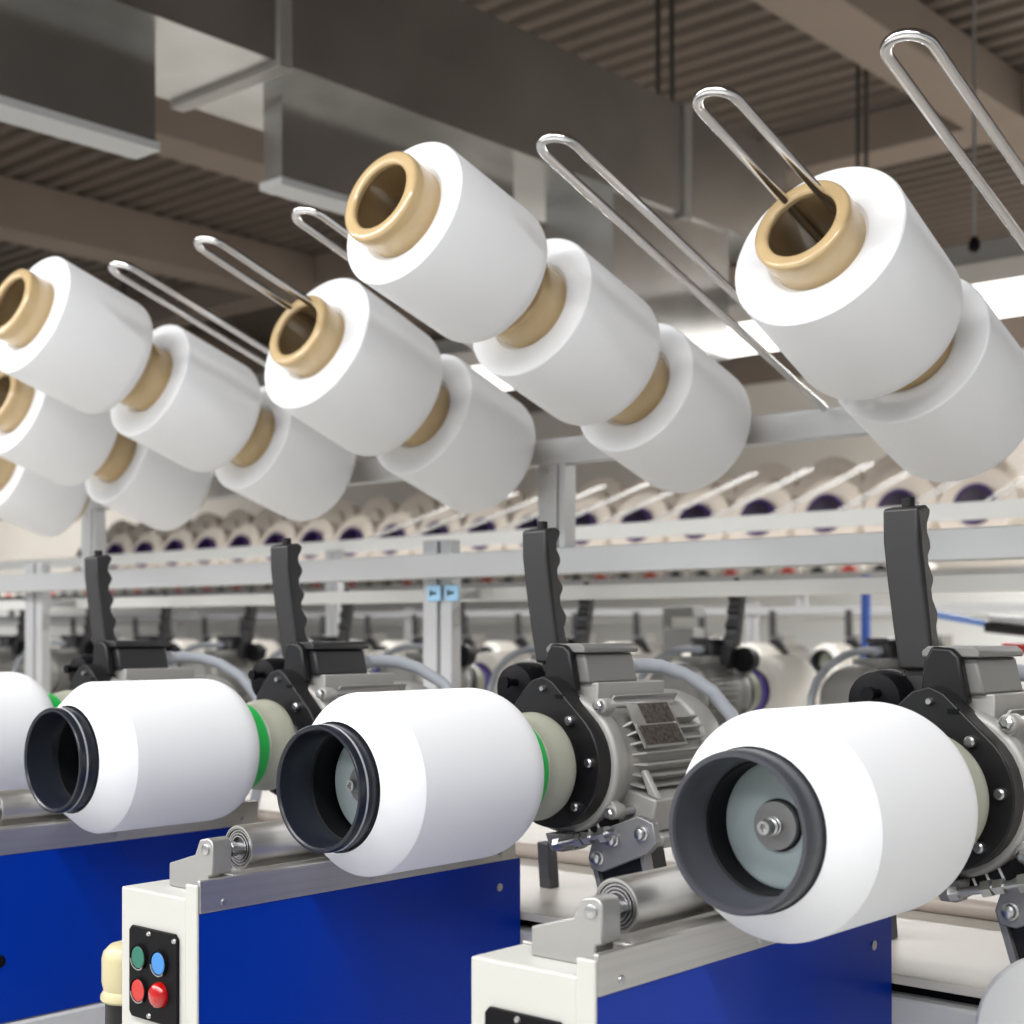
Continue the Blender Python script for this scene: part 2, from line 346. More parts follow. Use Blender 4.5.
HL = ['grey motor with nameplate and black lever, behind the nearest white package', 'grey motor with nameplate and black lever, behind the middle white package',
      'motor with black terminal box and lever, behind the left white package', 'motor with black terminal box at the far left edge of the photo']
heads = []
h0 = make_head(HL[0])
for k in range(4):
    h = h0 if k == 0 else copy_tree(h0)
    h.location = (SX(k), 1.66, ZC); h['label'] = HL[k]; h['group'] = 'winding heads of the front row'
    heads.append(h)
for k in (2, 3):
    for nm in ('terminal_box', 'lid'): remat(heads[k], nm, 'dark_box')

# far side of the same machine: heads turned round, purple chuck rings
def far_head(k):
    h = copy_tree(h0)
    h.location = (SX(k)+0.0, 4.02, ZC); h.rotation_euler = (0, 0, PI)
    h['label'] = 'blurred motor with black lever and purple ring, %s from the right in the rear row' % ORD[k-1]
    h['group'] = 'winding heads of the rear row'
    return h
ring_p = None; box_d = None
for k in range(1, 11):
    h = far_head(k)
    for o in walk(h):
        n = o.name.split('.')[0]
        if o.type != 'MESH': continue
        if n == 'chuck_ring':
            if ring_p is None: ring_p = o.data.copy(); ring_p.materials[0] = M['purple']
            o.data = ring_p
        if n in ('terminal_box', 'lid'):
            o.data = o.data.copy(); o.data.materials[0] = M['dark_box']
pkf = make_package('winding_package', 'x', 'yarn package', 'core_black', True, 'yarn_warm', 'take-up packages in the rear row')
for k in range(1, 11):
    p = pkf if k == 1 else copy_tree(pkf)
    p.location = (SX(k), 5.68-1.205, ZC); p.rotation_euler = (0, 0, PI)
    p['label'] = 'blurred warm white package turned away, %s from the right in the rear row' % ORD[k-1]

# ------------------------------------------------------------------ cabinets
def make_cabinet(label):
    r = thing('winder_cabinet', label, 'machine cabinet')       # origin on the floor under the package axis, y = 0
    z = lambda v: v+H
    b = B()
    box(b, -0.2227, -0.0870, 1.0712, 1.076, 0.09, z(-0.3245))      # front cover
    box(b, -0.0878, -0.0646, 1.071, 1.0755, 0.09, z(-0.3060))       # raised right edge
    box(b, -0.2227, -0.0850, 1.075, 1.150, z(-0.335), z(-0.3245)) # top
    obj('front_cover', b, 'white_paint', r, bevel=0.003, bev_seg=3)
    b = B(); box(b, -0.2227, -0.070, 1.0755, 1.655, 0.09, z(-0.335)); obj('body', b, 'white_paint', r)
    b = B(); box(b, -0.0705, -0.0665, 1.0755, 1.668, z(-0.598), z(-0.3415))
    sp = obj('side_panel', b, 'blue', r, bevel=0.001)
    b = B(); box(b, -0.2265, -0.2225, 1.10, 1.653, z(-0.70), z(-0.3415)); obj('side_panel', b, 'blue', r, bevel=0.001)
    b = B(); cyl(b, (0, 1.157, z(-0.503)), 0.010, -0.0667, -0.0655, 'x', 20); obj('grommet', b, 'panel', sp)
    b = B(); cyl(b, (0, 1.62, z(-0.38)), 0.006, -0.0667, -0.065, 'x', 14); obj('screw', b, 'bolt', sp)
    b = B()
    box(b, -0.0705, -0.0646, 1.0757, 1.655, z(-0.3412), z(-0.301))
    box(b, -0.090, -0.0650, 1.130, 1.655, z(-0.3035), z(-0.3005))
    box(b, -0.2227, -0.090, 1.150, 1.655, z(-0.335), z(-0.3215))
    rl = obj('steel_rail', b, 'steel', r, bevel=0.0012)
    for y, zz in ((1.112, -0.331), (1.36, -0.331), (1.62, -0.331)):
        b = B(); lathe(b, [(0.003, -0.0625), (0.0045, -0.063), (0.0050, -0.0648)], c=(0, y, z(zz)), axis='x', n=12); obj('screw', b, 'bolt', rl)
    b = B(); box(b, -0.232, -0.055, 1.085, 1.66, 0.0, 0.09); box(b, -0.0705, -0.0600, 1.10, 1.655, 0.09, z(-0.600)); obj('plinth', b, 'bed', r, bevel=0.004)
    # control panel
    x0, x1, zt, zb = -0.2005, -0.0985, z(-0.3695), z(-0.4845)
    c = 0.006
    b = B(); prism(b, [(x0+c, zt), (x1-c, zt), (x1, zt-c), (x1, zb+c), (x1-c, zb), (x0+c, zb), (x0, zb+c), (x0, zt-c)], 'y', 1.067, 1.0712)
    cp = obj('control_panel', b, 'panel', r, bevel=0.0015)
    for nm, x, zz, m in (('green_button', -0.1765, -0.4074, 'btn_green'), ('blue_button', -0.1338, -0.4090, 'btn_blue'), ('red_button', -0.1765, -0.4489, 'btn_red')):
        b = B(); lathe(b, [(0.0001, 1.0635), (0.0125, 1.0635), (0.0135, 1.0642), (0.0138, 1.0670)], c=(x, 0, z(zz)), n=32)
        lathe(b, [(0.0145, 1.0655), (0.0150, 1.0630), (0.0160, 1.0630), (0.0165, 1.0670)], c=(x, 0, z(zz)), n=32, closed=False)
        o = obj(nm, b, m, cp)
        o['label'] = nm.replace('_', ' ')
        o.data.materials.append(M['panel']); o.data.materials.append(M['bolt'])
        for p in o.data.polygons:
            rr = math.hypot(p.center.x-x, p.center.z-z(zz))
            if rr > 0.0142: p.material_index = 2 if (p.center.z < z(zz)-0.004 and p.center.x < x+0.010) else 1
    b = B(); lathe(b, [(0.0160, 1.0670), (0.0158, 1.0635), (0.0140, 1.0590), (0.0095, 1.0560), (0.0001, 1.0550)], c=(-0.1335, 0, z(-0.4481)), n=32); obj('red_lamp', b, 'lamp_red', cp)
    for x, zz in ((-0.1568, -0.3760), (-0.1568, -0.4780), (-0.1045, -0.3780)):
        b = B(); lathe(b, [(0.0001, 1.0645), (0.0025, 1.0648), (0.0036, 1.0670)], c=(x, 0, z(zz)), n=12); obj('screw', b, 'bolt', cp)
    return r
CL = ['white cabinet with blue side under the nearest package, button panel cut by the frame', 'white cabinet with blue side and a full panel of green, blue and red buttons',
      'blue sided cabinet at left below the left package', 'cabinet at far left below the package cut off by the frame']
c0 = make_cabinet(CL[0])
for k in range(4):
    c = c0 if k == 0 else copy_tree(c0)
    c.location = (SX(k), 0, 0); c['label'] = CL[k]; c['group'] = 'winder cabinets of the front row'

def make_roller(label):
    r = thing('drive_roller', label, 'roller')
    zr = -0.2773+H; xr = -0.1218
    b = B(); lathe(b, [(0.0262, 1.178), (0.0280, 1.178), (0.0287, 1.180), (0.0287, 1.640), (0.0262, 1.640)], c=(xr, 0, zr), n=56, closed=False); d = obj('drum', b, 'steel', r)
    b = B()
    for ra, rb, yy in ((0.0262, 0.0243, 1.1790), (0.0226, 0.0208, 1.1800), (0.0190, 0.0172, 1.1790), (0.0154, 0.0136, 1.1785)):
        loop_lathe(b, [(ra, yy), (rb, yy), (rb, yy+0.006), (ra, yy+0.006)], c=(xr, 0, zr), n=48)
    obj('bearing_ring', b, 'bolt', d)
    b = B(); lathe(b, [(0.0262, 1.183), (0.0001, 1.183)], c=(xr, 0, zr), n=48, closed=False); lathe(b, [(0.0262, 1.630), (0.0001, 1.630)], c=(xr, 0, zr), n=48, closed=False); obj('end_disc', b, 'dark_metal', d)
    b = B(); cyl(b, (xr+0.006, 0, zr), 0.0080, 1.125, 1.640, 'y', 20); lathe(b, [(0.0095, 1.160), (0.0095, 1.168)], c=(xr+0.006, 0, zr), n=20); obj('shaft', b, 'bolt', r)
    z = lambda v: v+H
    b = B()
    prism(b, [(-0.178, z(-0.3243)), (-0.178, z(-0.295)), (-0.124, z(-0.2793)), (-0.1140, z(-0.2594)), (-0.0985, z(-0.2562)), (-0.0915, z(-0.2585)), (-0.0881, z(-0.2640)), (-0.0881, z(-0.301)), (-0.0966, z(-0.303)), (-0.0966, z(-0.3243))], 'y', 1.112, 1.142)
    br = obj('bearing_bracket', b, 'cast', r, bevel=0.0018)
    b = B(); lathe(b, [(0.0060, 1.1095), (0.0068, 1.1100), (0.0068, 1.112)], c=(-0.1009, 0, z(-0.2704)), n=20); obj('bolt', b, 'bolt', br)
    b = B(); prism(b, [(-0.178, z(-0.3243)), (-0.178, z(-0.30)), (-0.11, z(-0.30)), (-0.11, z(-0.255)), (-0.10, z(-0.255)), (-0.0966, z(-0.3243))], 'y', 1.628, 1.652); obj('bearing_bracket', b, 'cast', r)
    return r
RL = ['steel drive roller pressed under the nearest package, bearing rings showing', 'steel drive roller under the middle package beside the button cabinet', 'steel drive roller under the left package', 'steel drive roller at the far left edge']
r0 = make_roller(RL[0])
for k in range(4):
    c = r0 if k == 0 else copy_tree(r0)
    c.location = (SX(k), 0, 0); c['label'] = RL[k]; c['group'] = 'drive rollers of the front row'

# cream cap on the black post beside the second cabinet
t = thing('sensor_post', 'cream plastic cap on a black post left of the button cabinet', 'post', (-1.656, 1.115, 0.006))
b = B(); cyl(b, (0, 0, 0), 0.030, 0, H-0.487, 'z', 24); obj('post', b, 'black', t)
b = B(); lathe(b, [(0.033, H-0.492), (0.036, H-0.489), (0.036, H-0.484), (0.032, H-0.477), (0.0345, H-0.466), (0.0345, H-0.436), (0.0325, H-0.427), (0.024, H-0.418), (0.010, H-0.414), (0.0005, H-0.413)], axis='z', n=40); obj('cap', b, 'cream', t)
b = B(); vs = box(b, -0.004, 0.030, -0.008, 0.008, H-0.468, H-0.45); obj('arm', b, 'post_blue', t)

# ------------------------------------------------------------------ machine bed
t = thing('machine_bed', 'long pale machine deck and white front behind the cabinets', 'machine bed', (-4.0, 2.84, 0))
b = B(); box(b, -5.5, 5.0, -1.165, 1.165, H-0.437, H-0.4246); obj('deck', b, 'deck', t, bevel=0.002)
b = B(); box(b, -5.5, 5.0, -1.140, 1.140, H-0.452, H-0.437); obj('shadow_gap', b, 'panel', t)
b = B(); box(b, -5.5, 5.0, -1.170, 1.170, 0.0, H-0.452); obj('front_panel', b, 'bed', t, bevel=0.004)
for k in range(-1, 9):
    pass
b = B(); cyl(b, (0, 2.08, H-0.4106), 0.014, -9.5, 1.0, 'x', 20); tag(obj('conveyor_tube', b, 'tube_pink', ang=60), 'long pale pipe lying along the deck behind the motors', 'pipe')
FL = ['small black foot block on the deck behind the nearest cabinet', 'small black foot block on the deck behind the button cabinet', 'small black foot block on the deck behind the left cabinet']
for k in range(3):
    b = B(); vs = box(b, -0.010, 0.014, -0.012, 0.012, 0, 0.075)
    for v in b.verts:
        if v.co.z > 0.05: v.co.x -= 0.006
    o = obj('foot_block', b, 'dark_metal', loc=(SX(k)-0.176, 1.865, H-0.4246), bevel=0.002); tag(o, FL[k], 'block', 'foot blocks on the deck')
# white rounded guard at the lower right
b = B(); prism(b, arc(0, 0, 0.100, 0, 180, 28)+[(-0.100, -0.85), (0.100, -0.85)], 'y', -0.020, 0.020)
tag(obj('rounded_guard', b, 'bed', loc=(-0.598, 1.60, H-0.45), bevel=0.006), 'white rounded guard plate at lower right corner', 'guard')

# ------------------------------------------------------------------ creel: pegs, frame, feed bobbins
TH = 0.3278; YT, ZT = 1.83, 0.7855+H-0.004; XP0, PS = -3.0274, 0.3045
def peg_mesh(L=0.945, w=0.0325, rad=0.0082):
    b = B(); P = []
    P += [(-w, L+0.035, -0.004), (-w, L+0.012, -0.001), (-w, L-0.02, 0)]
    P += [(-w, y, 0) for y in (L*0.66, L*0.33, 0.03)]
    for i in range(17):
        a = PI+PI*i/16
        P.append((w*math.cos(a), w*math.sin(a)*1.05, 0))
    P += [(w, y, 0) for y in (0.03, L*0.33, L*0.66)] + [(w, L-0.02, 0), (w, L+0.012, -0.001), (w, L+0.035, -0.004)]
    tube(b, P, rad, 14)
    return b
PL = {-4: 'wire peg hidden inside a low bobbin at far left edge', -3: 'bare wire peg behind the bobbins at far left', -2: 'wire peg holding the lower left bobbins', -1: 'bare wire peg behind the front left bobbin',
      0: 'wire peg inside the three left bobbins', 1: 'bare wire loop peg standing right of the left bobbins', 2: 'wire loop peg entering the tube of the small middle bobbin', 3: 'bare wire loop peg just left of the topmost bobbin',
      4: 'wire peg inside the topmost row of three bobbins', 5: 'long bare wire loop peg in the centre between the bobbin groups', 6: 'wire loop peg entering the tube of the large right bobbin', 7: 'bare wire loop peg at the upper right corner'}
pg = None
for i in (-4, -2, -1, 0, 1, 2, 3, 4, 5, 6, 7):
    if pg is None: pg = obj('bobbin_peg', peg_mesh(), 'chrome', ang=60); o = pg
    else: o = pg.copy(); COL.objects.link(o)
    o.location = (XP0+PS*i, YT, ZT); o.rotation_euler = (-TH, 0, 0)
    tag(o, PL[i], 'wire peg', 'wire pegs of the front creel')

def make_bobbin(name, R, tan='tan', yarn='yarn', L=0.245, rt=0.0840, ri=0.0605):
    r = thing(name, 'x', 'yarn bobbin')                # origin: axis at the front face of the yarn, +y runs down the peg
    b = B(); e = 0.0
    prof = [(rt-0.004, 0.010), (rt+0.006, 0.002), (R*0.85, 0.0), (R-0.0035, 0.001), (R-0.001, 0.003), (R, 0.006), (R, L-0.030), (R-0.001, L-0.022), (R-0.004, L-0.013), (R-0.009, L-0.005), (R-0.017, L+0.001), (R-0.028, L+0.005), (rt-0.004, L+0.008)]
    loop_lathe(b, prof, n=96); obj('yarn_body', b, yarn, r, ang=24)
    b = B()
    bo = rt-0.0050
    prof = [(ri, -0.052), (ri+0.0015, -0.0555), (ri+0.005, -0.0570), (rt-0.006, -0.0570), (rt-0.0015, -0.0548), (rt, -0.0505), (rt, -0.030), (rt-0.001, -0.012), (rt-0.002, 0.0), (rt-0.002, L+0.032), (rt-0.003, L+0.036), (bo, L+0.036), (bo, -0.030), (ri+0.004, -0.040), (ri, -0.046)]
    loop_lathe(b, prof, n=72); obj('tube', b, tan, r, ang=60)
    return r
THB = 0.3145
def bobbin_loc(i, s, drop, dx=0.0100):
    c = Vector((XP0+PS*i+dx, 1.83, 0.7855+H))
    return c+Vector((0, math.cos(TH), -math.sin(TH)))*s-Vector((0, math.sin(TH), math.cos(TH)))*drop
BOB = [  # peg, distance along it, radius, length, tilt, drop below the peg, label
 (4, -0.047, 0.1355, 0.250, 0.3066, 0.0840, 'white bobbin with tan tube, topmost in the photo, first of its row of three'),
 (4, 0.304, 0.1440, 0.248, 0.318, 0.0760, 'white bobbin in the centre, second of the topmost row of three'),
 (4, 0.650, 0.1450, 0.248, 0.318, 0.0740, 'white bobbin above the steel cross rail, last of the topmost row of three'),
 (6, 0.305, 0.1525, 0.250, 0.425, 0.0640, 'large white bobbin with tan tube holding a wire loop at right'),
 (6, 0.645, 0.1510, 0.258, 0.375, 0.0750, 'large white bobbin tucked behind the big right one, cut by the right edge'),
 (2, 0.298, 0.1590, 0.255, 0.366, 0.0660, 'white bobbin with a wire loop entering its tan tube, left of centre'),
 (2, 0.642, 0.1540, 0.255, 0.345, 0.0720, 'white bobbin below centre, behind the one whose tube takes the wire loop'),
 (0, -0.038, 0.1460, 0.245, 0.325, 0.0780, 'white bobbin with tan tube at upper left edge, first of its row'),
 (0, 0.298, 0.1490, 0.245, 0.325, 0.0780, 'white bobbin at left, second behind the upper left edge one'),
 (0, 0.631, 0.1475, 0.250, 0.325, 0.0780, 'white bobbin at left, last of the upper left row of three'),
 (-2, 0.292, 0.1460, 0.245, 0.325, 0.0780, 'white bobbin below the upper left one, its tan rim cut by the left edge'),
 (-2, 0.629, 0.1475, 0.245, 0.325, 0.0780, 'low white bobbin at left above the black lever'),
 (-4, 0.611, 0.1460, 0.245, 0.325, 0.0780, 'lowest white bobbin at the left edge of the photo'),
]
protos = {}
for (i, s, R, L, th, dr, lab) in BOB:
    key = (R, L)
    if key not in protos: protos[key] = make_bobbin('feed_bobbin', R, L=L); o = protos[key]
    else: o = copy_tree(protos[key])
    o.location = bobbin_loc(i, s, dr); o.rotation_euler = (-th, 0, 0)
    tag(o, lab, 'yarn bobbin', 'feed bobbins on the front creel')

def make_creel(label, x0, x1, loc, posts, lows, sgn=1, rails='alu', top='alu'):
    t = thing('creel_frame', label, 'steel frame', loc)        # rails along x; local y = 0 is the front of the rails
    b = B(); box(b, x0, x1, 0, sgn*0.045, H+0.409, H+0.472); obj('top_rail', b, top, t, bevel=0.003)
    if sgn > 0: b = B(); box(b, x0, x1, 0, sgn*0.050, H+0.141, H+0.205); obj('main_rail', b, rails, t, bevel=0.003)
    if sgn > 0:
        b = B(); box(b, x0, x1, 0.24, 0.285, H+0.0855, H+0.123); obj('lower_rail', b, 'alu_white', t, bevel=0.003)
    for x in posts:
        b = B(); box(b, x, x+0.060, sgn*0.004, sgn*0.044, H+0.205, H+0.409); box(b, x+0.066, x+0.088, sgn*0.004, sgn*0.044, H+0.205, H+0.409); box(b, x+0.058, x+0.068, sgn*0.02, sgn*0.044, H+0.205, H+0.409)
        p = obj('upper_post', b, 'alu', t, bevel=0.002)
        b = B(); lathe(b, [(0.004, -0.004*sgn), (0.007, 0.0)], c=(x+0.03, 0.004*sgn, H+0.392), n=12); obj('bolt', b, 'bolt', p)
    for x in lows:
        b = B(); box(b, x, x+0.052, sgn*0.055, sgn*0.10, 0.0 if sgn < 0 else H-0.4246, H+(0.245 if sgn > 0 else 0.42)); box(b, x+0.058, x+0.100, sgn*0.062, sgn*0.10, 0.0 if sgn < 0 else H-0.4246, H+(0.245 if sgn > 0 else 0.42))
        if sgn > 0: box(b, x+0.020, x+0.035, 0.095, 0.245, H+0.09, H+0.118)
        p = obj('lower_post', b, 'alu', t, bevel=0.003)
    return t
cf = make_creel('steel creel frame carrying the white bobbins above the front row', -9.0, 1.0, (0, 2.74, 0), [-2.330, -4.353, -6.4], [-2.780, -4.800, -6.86])
# pale blue tags on the post
for dx, lab in ((0.052, 'left of the two pale blue tags on the post in the centre'), (0.112, 'right of the two pale blue tags on the post in the centre')):
    b = B(); box(b, -0.024, 0.024, -0.006, 0, -0.021, 0.021); o = obj('blue_tag', b, 'tag_blue', loc=(-2.780+dx-0.005, 2.795 if dx < .1 else 2.800, H+0.103), bevel=0.002); tag(o, lab, 'tag', 'blue tags on the post')
    b = B(); box(b, -0.012, 0.010, -0.0075, -0.006, -0.003, 0.003); box(b, -0.013, -0.008, -0.0075, -0.006, -0.008, 0.008); obj('mark', b, 'panel', o)

# rear creel of the same machine: rails farther off, pegs leaning away
rc = make_creel('white creel frame behind the front one, over the rear row', -14.0, 2.0, (0, 5.12, 0), [], [-1.2, -5.7, -9.6], -1, 'alu_white', 'alu_white')
_t = obj('bobbin_peg', peg_mesh(0.945, 0.020, 0.0042), 'peg_dull', ang=60); rpm = _t.data; bpy.data.objects.remove(_t)
for i in range(12):
    o = pg.copy(); o.data = rpm; COL.objects.link(o)
    o.location = (-2.24-0.3045*i, 6.02, H+0.755); o.rotation_euler = (-TH, 0, PI)
    tag(o, 'blurred wire peg leaning away, %s from the right on the rear creel' % ORD[i], 'wire peg', 'wire pegs of the rear creel')

# next machine across the aisle: big cream bobbins with purple cores, simple stations
YO = 7.5
fcr = make_creel('far creel frame across the aisle under the cream bobbins', -26.0, 0.0, (0, 2.74+YO, 0), [-6, -10, -14, -18], [-6.5, -10.5, -14.5], 1)
big = make_bobbin('cream_bobbin', 0.277, 'core_purple', 'yarn_cream', 0.34, 0.140, 0.118)
big2 = make_bobbin('cream_bobbin', 0.277, 'yarn_cream', 'yarn_cream', 0.34, 0.140, 0.020)
for n in range(20):
    o = big if n == 0 else copy_tree(big)
    o.location = (-4.10-0.556*n, 1.83+YO, H+0.84); o.rotation_euler = (-THB, 0, 0)
    tag(o, 'big blurred cream bobbin with dark purple core, %s from the right across the aisle' % ORD[n], 'yarn bobbin', 'cream bobbins across the aisle')
    o = big2 if n == 0 else copy_tree(big2)
    o.location = (-4.40-0.556*n, 1.83+YO+0.55, H+1.07); o.rotation_euler = (-THB, 0, 0)
    tag(o, 'plain cream bobbin peeping over the purple cored ones, %s from the right across the aisle' % ORD[n], 'yarn bobbin', 'upper cream bobbins across the aisle')
for n in range(20):
    for dx, yy, zz in ((-4.10, 0.0, 0.84), (-4.40, 0.55, 1.07)):
        b = B(); tube(b, [(dx-0.556*n, 1.83+YO+yy+0.02, H+zz-0.006), (dx-0.556*n, 2.74+YO+0.02, H+zz-(0.91-yy)*math.tan(THB))], 0.016, 8); obj('peg', b, 'peg_dull', fcr)
def far_lever():
    r = thing('far_yarn_winder', 'x', 'winding motor')
    b = B(); prism(b, [(-0.02, 0.16), (0.02, 0.16), (0.008, 0.35), (-0.022, 0.35)], 'x', -0.055, -0.015); obj('lever_grip', b, 'lever', r)
    b = B(); lathe(b, [(0.05, 0.02), (0.1, 0.03), (0.1, 0.30), (0.08, 0.32)], n=24); box(b, -0.09, 0.03, 0.05, 0.18, 0.08, 0.175); obj('motor_housing', b, 'casting_paint', r)
    b = B(); lathe(b, [(0.064, -0.36), (0.064, -0.345), (0.05, -0.34), (0.05, 0.0)], n=20); lathe(b, [(0.0755, -0.12), (0.078, -0.04)], n=24); obj('hub_disc', b, 'flange', r)
    b = B(); prism(b, arc(0, 0, 0.094, -205, 52, 16)+[(0, 0.15), (-0.06, 0.15)], 'y', -0.004, 0.03); obj('mounting_plate', b, 'black', r)
    b = B(); box(b, 0.09, 0.19, 0.02, 0.08, -0.229, -0.06); obj('support_strut', b, 'black', r)
    return r
fl = far_lever()
pkc = make_package('winding_package', 'x', 'yarn package', 'core_black', False, 'yarn_warm', 'take-up packages across the aisle')
for n in range(18):
    o = fl if n == 0 else copy_tree(fl)
    o.location = (-4.3-PITCH*n, 1.66+YO, ZC)
    tag(o, 'tiny blurred motor and grey lever, %s from the right across the aisle' % ORD[n], 'winding motor', 'winding heads across the aisle')
    p = pkc if n == 0 else copy_tree(pkc)
    p.location = (-4.3-PITCH*n, 1.205+YO, ZC)
    tag(p, 'tiny blurred white package, %s from the right across the aisle' % ORD[n], 'yarn package', 'take-up packages across the aisle')
b = B(); box(b, -24, 1, 1.67+YO, 4.0+YO, 0, H-0.4246); tag(obj('far_machine_bed', b, 'deck'), 'long pale machine deck across the aisle', 'machine bed')
# control box on a stand across the aisle
t = thing('control_box', 'grey control box on a bent stand behind the rear row', 'control box', (-4.28, 6.2, 0))
b = B(); box(b, -0.09, 0.09, -0.05, 0.05, H-0.10, H+0.02); box(b, -0.09, 0.09, -0.05, 0.05, H+0.075, H+0.13); obj('case', b, 'grey_box', t, bevel=0.006)
b = B(); box(b, -0.12, -0.09, -0.02, 0.02, 0, H+0.13); obj('stand', b, 'grey_box', t)
# third row: small bobbins with red and black cores
sm = {}
XR0 = -15.6
for n in range(52):
    red = n % 7 in (2, 4, 6)
    key = 'core_red' if red else 'core_black'
    if key not in sm:
        r = thing('distant_bobbin', 'x', 'yarn bobbin')
        b = B(); loop_lathe(b, [(0.065, 0.0), (0.155, 0.0), (0.165, 0.012), (0.165, 0.18), (0.065, 0.18)], n=32); obj('yarn_body', b, 'yarn_warm', r, ang=50)
        b = B(); lathe(b, [(0.0001, -0.006), (0.085, -0.03), (0.09, -0.024), (0.09, 0.012)], n=24); obj('tube', b, key, r)
        sm[key] = r; o = r
    else: o = copy_tree(sm[key])
    o.location = (-6.33-0.344*n, 13.0, H+0.56); o.rotation_euler = (-0.15, 0, 0)
    tag(o, 'tiny distant bobbin with %s core in the row seen between the rails' % ('red' if red else 'black'), 'yarn bobbin', 'distant bobbins with %s cores' % ('red' if red else 'black'))
b = B(); box(b, -26, -4, 13.0, 13.3, 0, H+0.395); tag(obj('distant_machine', b, 'alu_white'), 'pale distant machine base under the red and black cores', 'machine')

# blue post and trolley
b = B(); box(b, -0.015, 0.015, -0.015, 0.015, 0, H+0.23); tag(obj('blue_post', b, 'post_blue', loc=(-2.865, 5.45, 0), bevel=0.003), 'thin blue post behind the rear rails, left of the nearest lever', 'post')
t = thing('trolley', 'blue and black trolley bars with a red strip at right edge', 'trolley', (-2.30, 5.0, 0))
def bar(name, p, q, r, m): b = B(); tube(b, [p, q], r, 8); return obj(name, b, m, t)
bar('blue_bar', (-0.06, 0.0, H+0.065), (0.75, 0.10, H-0.09), 0.012, 'sky_blue')
bar('blue_bar', (0.22, 0.2, H+0.075), (0.9, 0.30, H-0.03), 0.016, 'sky_blue')
bar('black_bar', (0.16, -0.05, H+0.02), (0.85, 0.02, H-0.05), 0.022, 'black')
bar('silver_bar', (0.18, -0.06, H+0.050), (0.85, 0.0, H-0.012), 0.013, 'alu')
bar('red_strip', (0.20, 0.0, H-0.055), (0.85, 0.1, H-0.10), 0.02, 'btn_red')
for x in (0.3, 0.7): bar('leg', (x, 0.1, 0), (x, 0.1, H-0.03), 0.014, 'post_blue')

# ------------------------------------------------------------------ hall
CZ = H+4.0
b = B(); box(b, -40, 12, -7, 15.7, -0.1, 0); struct(obj('floor', b, 'floor'))
# corrugated roof sheet, ribs along x
b = B(); y = -7.0; pr = []
while y < 15.6:
    pr += [(y, CZ), (y+0.09, CZ), (y+0.115, CZ+0.06), (y+0.185, CZ+0.06)]; y += 0.21
top = [b.verts.new((-40, p[0], p[1])) for p in pr]; bot = [b.verts.new((12, p[0], p[1])) for p in pr]
for i in range(len(pr)-1): b.faces.new([top[i], top[i+1], bot[i+1], bot[i]])
struct(obj('ceiling', b, 'deckroof', smooth=False))
for nm, a in (('wall_back', (-40, 12, 15.5, 15.7)), ('wall_left', (-40, -39.8, -7, 15.7))):
    b = B(); box(b, a[0], a[1], a[2], a[3], 0, CZ+0.1); struct(obj(nm, b, 'wall'))
n = 1
def beam(x0, x1, y0, y1, z0, z1, m='beam'):
    global n
    b = B(); box(b, x0, x1, y0, y1, H+z0, H+z1); struct(obj('trim_%d' % n, b, m, bevel=0.01)); n += 1
for x in (-4.17, -8.75, -11.8, -16.0, -20.5, -25.0): beam(x-0.40, x, -7, 15.45, 3.54 if x < -5 else 3.67, 3.998)
beam(-39.5, 11.5, 10.26, 10.66, 3.69, 3.997)
beam(-39.5, 11.5, 15.35, 15.49, 3.05, 3.996)

# duct
t = thing('air_duct', 'big galvanised air duct running under the ceiling', 'duct', (-3.8, 0, H+1.9))
b = B(); box(b, -0.57, 0.0, 0.2, 6.4, 0.0, 0.49); obj('main_duct', b, 'galv', t)
for yy in (1.0, 3.16, 5.52):
    b = B(); box(b, -0.59, 0.012, yy-0.03, yy+0.03, -0.02, 0.505); obj('flange_seam', b, 'rod', t, bevel=0.003)
for yy in (0.8, 2.0):
    b = B(); cyl(b, (-0.50, yy, 0), 0.012, 0.48, 2.10, 'z', 8); obj('hanger', b, 'wire', t)
for (x0, x1, y0, y1, zb) in ((-0.26, -0.15, 0.5, 2.76, -0.34), (-0.25, -0.15, 3.28, 4.5, -0.33), (-0.40, -0.02, 5.0, 5.9, -0.58)):
    b = B(); box(b, x0, x1, y0, y1, zb, 0.0); g = obj('grille_box', b, 'galv', t)
    b = B(); box(b, x0-0.012, x1+0.012, y0-0.01, y1+0.01, zb-0.02, zb+0.008); obj('flange', b, 'alu', g, bevel=0.002)

# suspended objects
def hang(name, x, y, z0, z1, r, m, label, cat):
    b = B(); cyl(b, (x, y, 0), r, H+z0, H+z1, 'z', 8); return tag(obj(name, b, m), label, cat)

hang('hanger_wire', -5.377, 7.5, 3.3, 3.998, 0.016, 'wire', 'left one of the twin dark hanger wires at top centre', 'wire')
hang('hanger_wire', -5.270, 7.5, 3.3, 3.998, 0.016, 'wire', 'right one of the twin dark hanger wires at top centre', 'wire')
hang('hanger_wire', -4.790, 9.0, 2.5, 3.998, 0.014, 'wire', 'left one of the twin wires hanging between the two right wire loops', 'wire')
hang('hanger_wire', -4.730, 9.0, 2.5, 3.998, 0.014, 'wire', 'right one of the twin wires hanging between the two right wire loops', 'wire')
hang('hanger_wire', -13.44, 9.0, 3.4, 3.998, 0.03, 'wire', 'dark wire hanging from the roof at upper left', 'wire')
t = thing('pull_chain', 'thin pull chain with a black weight at upper right', 'chain', (-2.645, 6.0, H+1.62))
b = B(); cyl(b, (0, 0, 0), 0.008, 0.03, 2.37, 'z', 8); obj('chain', b, 'rod', t)
b = B(); lathe(b, [(0.001, 0.0), (0.022, 0.01), (0.026, 0.04), (0.012, 0.07), (0.001, 0.075)], axis='z', n=16); obj('weight', b, 'panel', t)

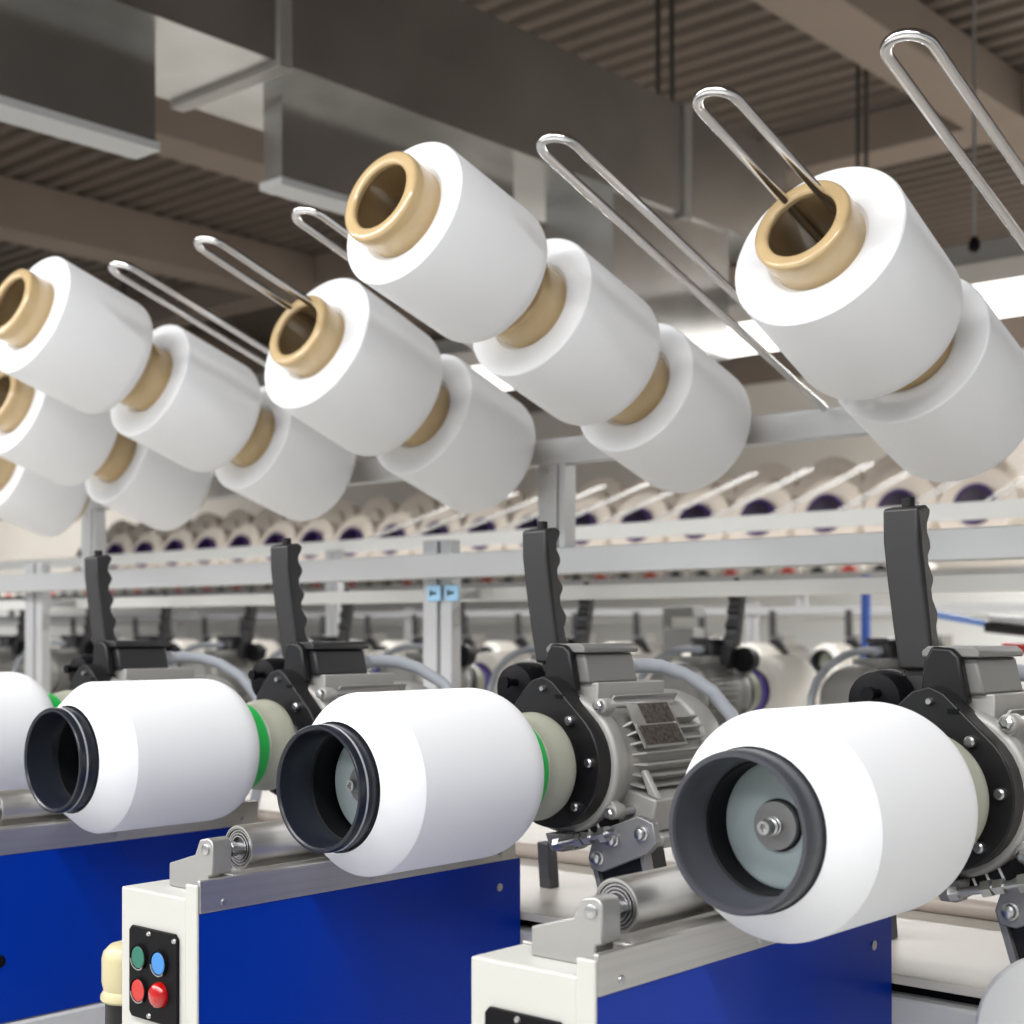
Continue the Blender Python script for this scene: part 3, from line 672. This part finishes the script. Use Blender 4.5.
# luminaires
def luminaire(label, x0, x1, y, z, hgt=0.13, wid=0.20, trunk=False, watt=49, tilt=0.0):
    t = thing('ceiling_luminaire', label, 'lamp', ((x0+x1)/2, y, H+z)); L = (x1-x0)/2
    b = B(); prism(b, [(0.02, 0.0), (wid-0.02, 0.0), (wid, 0.03), (wid, hgt), (0.0, hgt), (0.0, 0.03)], 'x', -L, L); obj('diffuser', b, 'lamp', t, smooth=False)
    b = B(); box(b, -L, L, -0.005, wid+0.005, hgt, hgt+0.10); obj('housing', b, 'lamp_body', t, bevel=0.004)
    if trunk:
        b = B(); box(b, -L, L, wid*0.2, wid*0.8, hgt+0.10, hgt+0.21); obj('trunking', b, 'rod', t, bevel=0.004)
    for x in (-L*0.8, L*0.8):
        b = B(); cyl(b, (x, wid/2, 0), 0.008, hgt+0.10, CZ-H-z+0.02, 'z', 8); obj('hanger', b, 'wire', t)
    d = bpy.data.lights.new('lamp_light', 'AREA'); d.shape = 'RECTANGLE'; d.size = 2*L; d.size_y = wid
    d.energy = watt*(x1-x0); d.color = (1.0, 0.99, 0.98)
    lo = bpy.data.objects.new('lamp_light', d); COL.objects.link(lo); lo.parent = t; lo.location = (0, wid/2+0.25*tilt, -0.02-0.1*tilt); lo.rotation_euler = (tilt, 0, 0)
    return t
luminaire('long glowing lamp strip over the aisle behind the bobbins', -14.0, 1.0, 6.5, 1.478, trunk=True, watt=42)
luminaire('unseen lamp strip added over the right end of the far aisle', -3.6, 3.5, 10.9, 2.9, watt=150, tilt=0.95)  # out of view, added and tilted to brighten the back wall
luminaire('unseen lamp strip added over the left end of the far aisle', -29.0, -21.5, 11.2, 2.9, watt=40, tilt=0.95)  # also out of view, added to light the wall's left part
for j, (yy, zz) in enumerate(((-0.55, 2.25), (-3.2, 2.25))):  # unseen rows put in as the light source from front and above
    for i in range(3):
        luminaire('unseen lamp strip above the %s aisle, %s from the right' % (('near', 'front')[j], ORD[i]), -1.4-4.0*i, 2.2-4.0*i, yy, zz)

# ------------------------------------------------------------------ light and camera
w = bpy.data.worlds.new('World'); scn.world = w; w.use_nodes = True
bg = w.node_tree.nodes['Background']; bg.inputs['Color'].default_value = (0.92, 0.96, 1.0, 1); bg.inputs['Strength'].default_value = 0.70

F = 1461.3; YAW = 0.7216
cam = bpy.data.cameras.new('camera'); co = bpy.data.objects.new('camera', cam); COL.objects.link(co)
cam.sensor_width = 36.0; cam.lens = F/1024*36.0
cam.shift_y = (631.9-512)/1024
co.location = (0, 0, H); co.rotation_euler = (PI/2, 0, YAW)
cam.clip_start = 0.05; cam.clip_end = 200
cam.dof.use_dof = True; cam.dof.focus_distance = 1.85; cam.dof.aperture_fstop = 5.4
scn.camera = co
vs = scn.view_settings
vs.view_transform = 'Standard'; vs.look = 'None'; vs.gamma = 1.0; vs.use_curve_mapping = False
vs.exposure = -0.38
